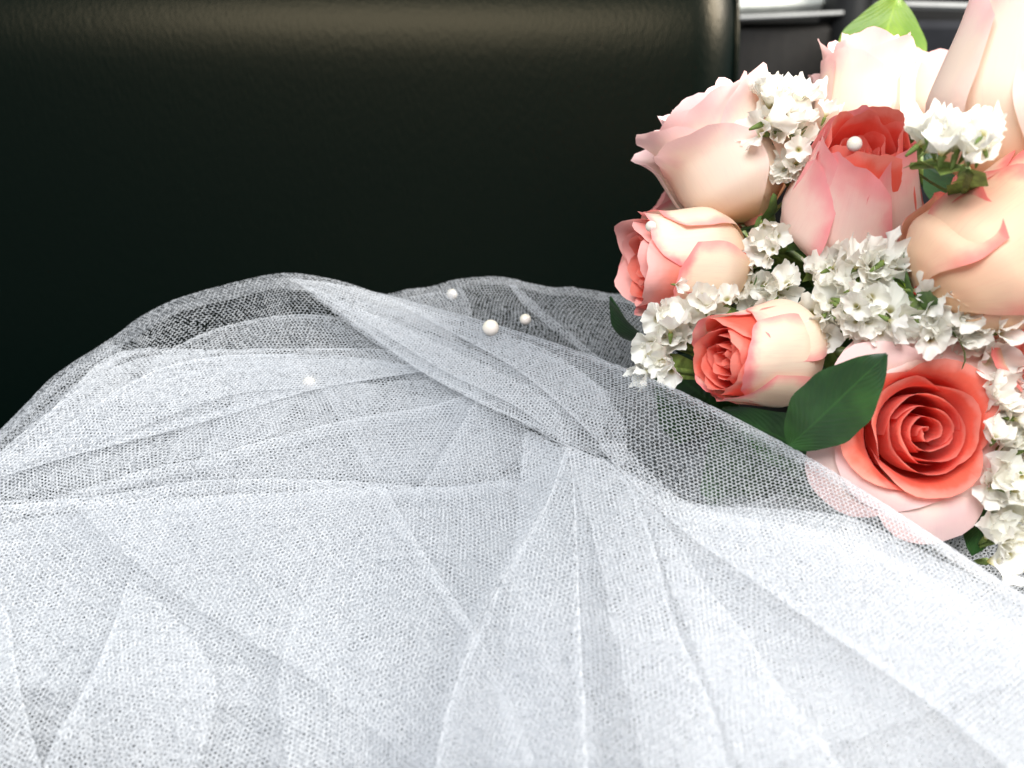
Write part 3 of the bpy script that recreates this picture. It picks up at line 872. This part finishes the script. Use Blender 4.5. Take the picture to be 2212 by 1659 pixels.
PALE3 = ('mid_pale', 'outer_pale', 'outer_pale')
make_rose(1572, 350, .360, D(-.50, .84, .12), .0235, 2.05, .95, mats=PALE3, flare=.22, droop=.03, seed=3, tip=.05, spin=.4, inner_h=1.05,
          label='pale peach rose in side view with a ruffled rim, beside a white statice tuft')
make_rose(1866, 215, .395, D(.03, .95, .16), .0205, 2.25, .80, mats=('mid_pale', 'outer_pale', 'outer_pale'), flare=.18, droop=.02, seed=5, tip=.05, spin=1.2, inner_h=1.03,
          label='blush white rose below the lime green leaf')
r3 = make_rose(1848, 420, .338, D(-.12, .58, .78), .0250, 2.2, .50, n=(9, 6, 9), short=.34, mats=('inner', 'inner', 'outer_pink'), flare=.07, droop=.01, seed=8, tip=.02, spin=.3, inner_h=.91,
          label='half open pink rose with coral heart and a pearl in its centre')
r4 = make_rose(1492, 566, .352, D(-.93, -.08, .16), .0202, 2.2, .85, mats=('inner', 'mid', 'outer'), flare=.12, droop=.02, seed=12, tip=.02, spin=2.0,
          label='cream rose with pink edges facing sideways, a pearl at its rim')
make_rose(1655, 768, .328, D(-.84, -.06, .46), .0190, 2.35, .66, mats=('inner', 'inner', 'outer'), flare=.06, droop=.01, seed=15, tip=.01, spin=.9,
          label='small cream rosebud with tightly curled coral centre touching the veil')
make_rose(1978, 930, .310, D(-.03, .02, 1.0), .0198, 1.55, 1.02, n=(10, 5, 10), mats=('inner', 'inner', 'outer_pale'), flare=.55, droop=.30, short=0, seed=21, tip=.02, spin=.2,
          inner_h=.98, centre=.6, outer_W=1.1, inner_W=2.0, mid_W=1.4, label='fully open coral red rose with pale outer petals, whole spiral visible')
make_rose(2150, 545, .302, D(.72, .62, .22), .0250, 2.1, .8, n=(10, 6, 9), short=.4, mats=('inner', 'mid', 'outer_peach'), flare=.16, droop=.02, seed=26, tip=.03, spin=1.0,
          label='large peach rose with deep pink petal edges beside the green stem')
make_rose(2240, 190, .310, D(.14, .97, .10), .0330, 2.3, .62, mats=('mid', 'outer_pale', 'outer_pale'), flare=.05, droop=.0, seed=28, tip=.03, spin=2.2,
          label='tall pale peach rose rising highest in the bouquet')
make_rose(2010, 215, .43, D(.2, .9, .1), .0180, 2.0, .85, mats=PALE3, flare=.15, droop=.02, seed=31, tip=.04, label='blush rose showing between the two tallest roses')
make_rose(2290, 740, .315, D(.15, .1, 1.0), .0260, 1.7, .9, mats=('inner', 'mid', 'outer_peach'), flare=.2, droop=.1, seed=34, tip=.02, label='peach rose with pink inner petals under the large peach rose')
make_rose(1520, 455, .395, D(-.75, .55, .05), .0165, 2.0, .9, mats=('mid', 'mid', 'outer'), flare=.15, droop=.02, seed=37, tip=.04, label='pink rose almost hidden behind two pale roses')

for (px, py, d, r, ro) in ((1846, 311, .3115, 16.5, r3), (1406, 489, .334, 12, r4)):
    o = pearl(px, py, d, r, veil, 'pearl_pin')
    w = P(px, py, d)
    o.parent = ro
    ml = Matrix.Translation(bq.location) @ ro.matrix_basis
    o.location = ml.inverted() @ w

# ---- leaves
def make_leaf(base, tip, side, width, bend, mat, label=None, fold=0.15, wide_at=0.42):
    base, tip, side = Vector(base), Vector(tip), Vector(side).normalized()
    ax = tip - base; L = ax.length; ax.normalize()
    side = (side - ax * side.dot(ax)).normalized(); nr = side.cross(ax)
    V, UV = [], []
    nu, nv = 11, 22
    for j in range(nv):
        v = j / (nv - 1)
        w = width * (math.sin(PI * v ** (math.log(.5) / math.log(wide_at))) ** .8) * .5 * (1 + .03 * math.sin(v * 23))
        if j in (0, nv - 1): w = max(w, .0003)
        for i in range(nu):
            u = i / (nu - 1) * 2 - 1
            p = base + ax * (L * v) + side * (w * u) + nr * (bend * math.sin(PI * v) + fold * w * abs(u) ** 1.5 + .03 * width * math.sin(v * 8 + u * 2))
            V.append(p - bq.location); UV.append(((u + 1) / 2, v))
    o = mesh_obj('leaf', V, grid_faces(nu, nv), mat, bq, uvs=UV)
    if label: o['label'] = label
    return o
make_leaf(P(1702, 965, .306), P(1916, 764, .284), D(.72, -.69, .12), .0215, .002, M['leaf'], 'broad dark green leaf between two coral roses', .12, .46)
make_leaf(P(1820, 1010, .345), P(1560, 880, .325), D(.25, 1, .3), .020, .003, M['leaf'], 'dark green leaf tucked under the small rosebud')
make_leaf(P(1940, -14, .45), P(1868, 230, .44), D(1, .25, .1), .040, .003, M['leaf_lime'], 'lime green leaf standing up behind the blush rose', .1, .5)
make_leaf(P(1430, 760, .40), P(1318, 640, .385), D(.8, -.6, .3), .022, .003, M['leaf'])
make_leaf(P(1700, 640, .40), P(1470, 440, .38), D(.5, -.8, .3), .03, .003, M['leaf'])
make_leaf(P(1950, 700, .375), P(1960, 470, .345), D(1, 0, .4), .016, .003, M['leaf_lime'], None, .3)
make_leaf(P(1890, 700, .38), P(1990, 560, .36), D(1, .2, .3), .03, .003, M['leaf'])
make_leaf(P(1700, 700, .385), P(1720, 520, .375), D(1, .2, .3), .04, .003, M['leaf'])
make_leaf(P(1820, 760, .38), P(1640, 650, .37), D(.4, 1, .3), .04, .003, M['leaf'])
make_leaf(P(2150, 480, .36), P(2010, 300, .37), D(1, .5, .3), .03, .003, M['leaf'])
make_leaf(P(1850, 860, .37), P(1980, 740, .36), D(1, .4, .3), .05, .003, M['leaf'])
make_leaf(P(2060, 1010, .37), P(2150, 860, .36), D(1, .2, .3), .04, .003, M['leaf'])
make_leaf(P(1580, 900, .38), P(1420, 780, .37), D(.3, 1, .3), .04, .003, M['leaf'])
make_leaf(P(1700, 1060, .37), P(1560, 900, .36), D(.6, .6, .3), .05, .003, M['leaf'])
make_leaf(P(1880, 1100, .375), P(1680, 1000, .36), D(.3, 1, .3), .045, .003, M['leaf'])

# ---- statice: papery ruffled florets in tufts on winged green stems
def floret_mesh(seed):
    r = random.Random(seed)
    na, nr = 40, 7
    V, UV = [], []
    ph = r.uniform(0, 6.28); squash = r.uniform(.65, 1.0); nl = r.choice((4, 5, 5, 6))
    am = [r.uniform(.7, 1.25) for _ in range(nl + 1)]; jag = [r.uniform(-1, 1) for _ in range(na)]
    cup = r.uniform(.1, .45)
    for j in range(nr + 1):
        s = j / nr
        for i in range(na):
            a = 2 * PI * i / na
            k = (nl * a + ph) / (2 * PI)
            lobe = abs(math.sin(PI * k)) ** .5
            A = am[int(k) % nl]
            rad = (.05 + .95 * s ** .8) * (1 - .30 * s * (1 - lobe)) * (1 + .15 * (A - 1) * s)
            rad *= 1 + .07 * jag[i] * s ** 4
            z = -.85 + .95 * s ** .5 + cup * s * s + A * .30 * s ** 2 * math.cos(2 * PI * k + 1.0) + .12 * s ** 3 * math.sin(13 * a + ph * 2) + .08 * jag[(i * 3) % na] * s ** 4
            V.append((rad * math.cos(a), rad * math.sin(a) * squash, z)); UV.append((i / na * .999, s))
    F = []
    for j in range(nr):
        for i in range(na):
            i2 = (i + 1) % na
            F.append((j*na+i, j*na+i2, (j+1)*na+i2, (j+1)*na+i))
    o = mesh_obj('floret', V, F, M['floret'], None, uvs=UV)
    me = o.data
    bpy.data.objects.remove(o)
    return me
FM = [floret_mesh(k) for k in range(9)]
def calyx_mesh():
    pts = [(0, 0, -1.5), (0, 0, -1.3), (0, 0, -1.05), (0, 0, -.84)]
    V, F = tube_data(pts, [.05, .10, .14, .15], 8)
    o = mesh_obj('calyx', V, F, M['stem'], None)
    me = o.data; bpy.data.objects.remove(o); return me
CM = calyx_mesh()

def sprig(poly, n, spread, size, face, label=None, wing=0.0035, seed=0, stem_to=None, dspread=.006, jit=.55):
    r = random.Random(seed * 7 + 3)
    pts = [Vector(p) for p in bez([P(*q) for q in poly], 40)]
    back = -face
    # stem: runs behind the tuft and on to the binding
    st = [p + back * (size * 1.6) for p in pts[::5]]
    st = st + [st[-1] * .6 + (stem_to or BIND) * .4 + back * .004, (stem_to or BIND)]
    st = [Vector(p) for p in bez(st, 28)]
    V, F = tube_data(st, 0.0011, 6)
    # frilly wings along the stem
    for sgn in (-1, 1):
        k = len(V)
        for i, p in enumerate(st[:18]):
            t = (st[i + 1] - st[max(0, i - 1)]).normalized()
            s_ = t.cross(face); s_ = s_.normalized() if s_.length > 1e-4 else Vector((1, 0, 0))
            w = wing * (1 + .5 * math.sin(i * 2.3 + sgn) + .3 * r.uniform(-1, 1))
            V.append(p); V.append(p + s_ * (sgn * w) + face * (wing * .5 * math.sin(i * 1.7)))
        for i in range(17):
            a = k + 2 * i
            F.append((a, a + 1, a + 3, a + 2))
    o = mesh_obj('statice_sprig', [v - bq.location for v in V], F, M['stem'], bq)
    if label: o['label'] = label
    n = int(n * 1.15)
    for i in range(n):
        t = (i + r.uniform(.1, .9)) / n
        c = pts[min(39, int(t * 40))]
        off = Vector((r.gauss(0, 1), r.gauss(0, 1), 0))
        off *= spread / FPX * .36 * .75
        dirv = (face + RIGHT * (off.x * 55) + UP * (off.y * 55) + Vector((r.gauss(0, jit), r.gauss(0, jit), r.gauss(0, jit))) * .6).normalized()
        p = c + RIGHT * off.x + UP * off.y - FWD * (r.uniform(-1, 1) * dspread)
        s = size * r.choice((.55, .8, .9, 1.0, 1.1, 1.2)) * r.uniform(.92, 1.08)
        q = dirv.to_track_quat('Z', 'Y').to_matrix().to_4x4() @ Matrix.Rotation(r.uniform(0, 6.28), 4, 'Z')
        m = Matrix.Translation(p - bq.location) @ q @ Matrix.Scale(s, 4)
        f = link(bpy.data.objects.new('floret', r.choice(FM)), o); f.matrix_local = m
        g = link(bpy.data.objects.new('calyx', CM), o); g.matrix_local = m
    return o

S = .0061
sprig([(1635, 205, .340), (1690, 225, .335), (1740, 215, .34)], 22, 46, S, D(.0, .75, .5), 'bright white statice tuft on top of the pale peach rose', seed=1, stem_to=P(1760, 420, .38))
sprig([(1715, 320, .338), (1705, 355, .338), (1700, 380, .34)], 6, 18, S * .85, D(-.2, -.1, .9), seed=2, stem_to=P(1740, 230, .36))
sprig([(1985, 290, .282), (2055, 285, .275), (2130, 305, .27)], 20, 22, S * .95, D(.05, .85, .45), 'flat topped white statice tuft on a green stem below the tall rose', seed=3, stem_to=P(2060, 470, .36))
sprig([(1655, 490, .345), (1645, 530, .343), (1640, 555, .343)], 7, 22, S * .9, D(-.5, -.1, .8), seed=4)
sprig([(1620, 585, .348), (1610, 625, .348), (1605, 660, .35)], 8, 26, S * .9, D(-.3, -.1, .9), seed=5)
sprig([(1675, 590, .342), (1690, 630, .34), (1660, 650, .342)], 9, 26, S * .95, D(-.1, -.1, .95), seed=6)
sprig([(1760, 560, .333), (1810, 560, .328), (1830, 600, .325), (1790, 640, .325)], 20, 34, S * .95, D(.0, .35, .85), 'dense white statice tuft under the half open pink rose', seed=7)
sprig([(1890, 555, .315), (1910, 590, .312)], 11, 26, S * .95, D(.25, .25, .85), seed=8)
sprig([(1770, 680, .326), (1785, 715, .322), (1820, 690, .322)], 9, 26, S * .9, D(-.1, -.25, .9), seed=9)
sprig([(1830, 660, .312), (1880, 690, .305), (1910, 715, .300)], 13, 30, S * .9, D(.0, -.1, .95), seed=10)
sprig([(1960, 690, .306), (2030, 650, .300), (2000, 720, .304), (2080, 710, .302)], 20, 34, S * .95, D(.1, .0, .95), 'open faced white statice florets above the fully open rose', seed=11)
sprig([(2100, 680, .300), (2150, 670, .296), (2120, 735, .300), (2125, 765, .300)], 14, 30, S, D(.2, .15, .9), seed=12)
sprig([(1440, 665, .335), (1430, 710, .333), (1450, 750, .333)], 12, 30, S * .85, D(-.35, .1, .9), 'white statice tuft leaning against the sideways cream rose', seed=13)
sprig([(1500, 670, .333), (1540, 645, .333), (1555, 655, .335)], 8, 24, S * .85, D(-.1, .3, .9), seed=14)
sprig([(1385, 765, .335), (1410, 785, .333), (1440, 800, .332)], 9, 20, S * .8, D(-.4, .0, .9), seed=15)
sprig([(2170, 850, .30), (2190, 900, .298), (2180, 960, .30)], 13, 28, S, D(.3, .2, .9), 'white statice florets beside the fully open rose', seed=16)
sprig([(2170, 1000, .305), (2195, 1040, .30), (2165, 1090, .305)], 11, 28, S, D(.2, .1, .95), seed=17)
sprig([(2150, 1160, .305), (2190, 1180, .302), (2215, 1120, .30)], 11, 32, S, D(.2, .1, .95), seed=18)
sprig([(2200, 840, .30), (2240, 960, .298), (2230, 1080, .298)], 14, 36, S, D(.3, .1, .9), seed=19)
make_leaf(P(2130, 1070, .318), P(2100, 1200, .305), D(1, .2, .4), .010, .002, M['leaf'], None, .2)
make_leaf(P(2170, 960, .32), P(2110, 1050, .305), D(1, .2, .4), .008, .002, M['leaf_lime'], None, .3)
print('net triangles', TRI[0])
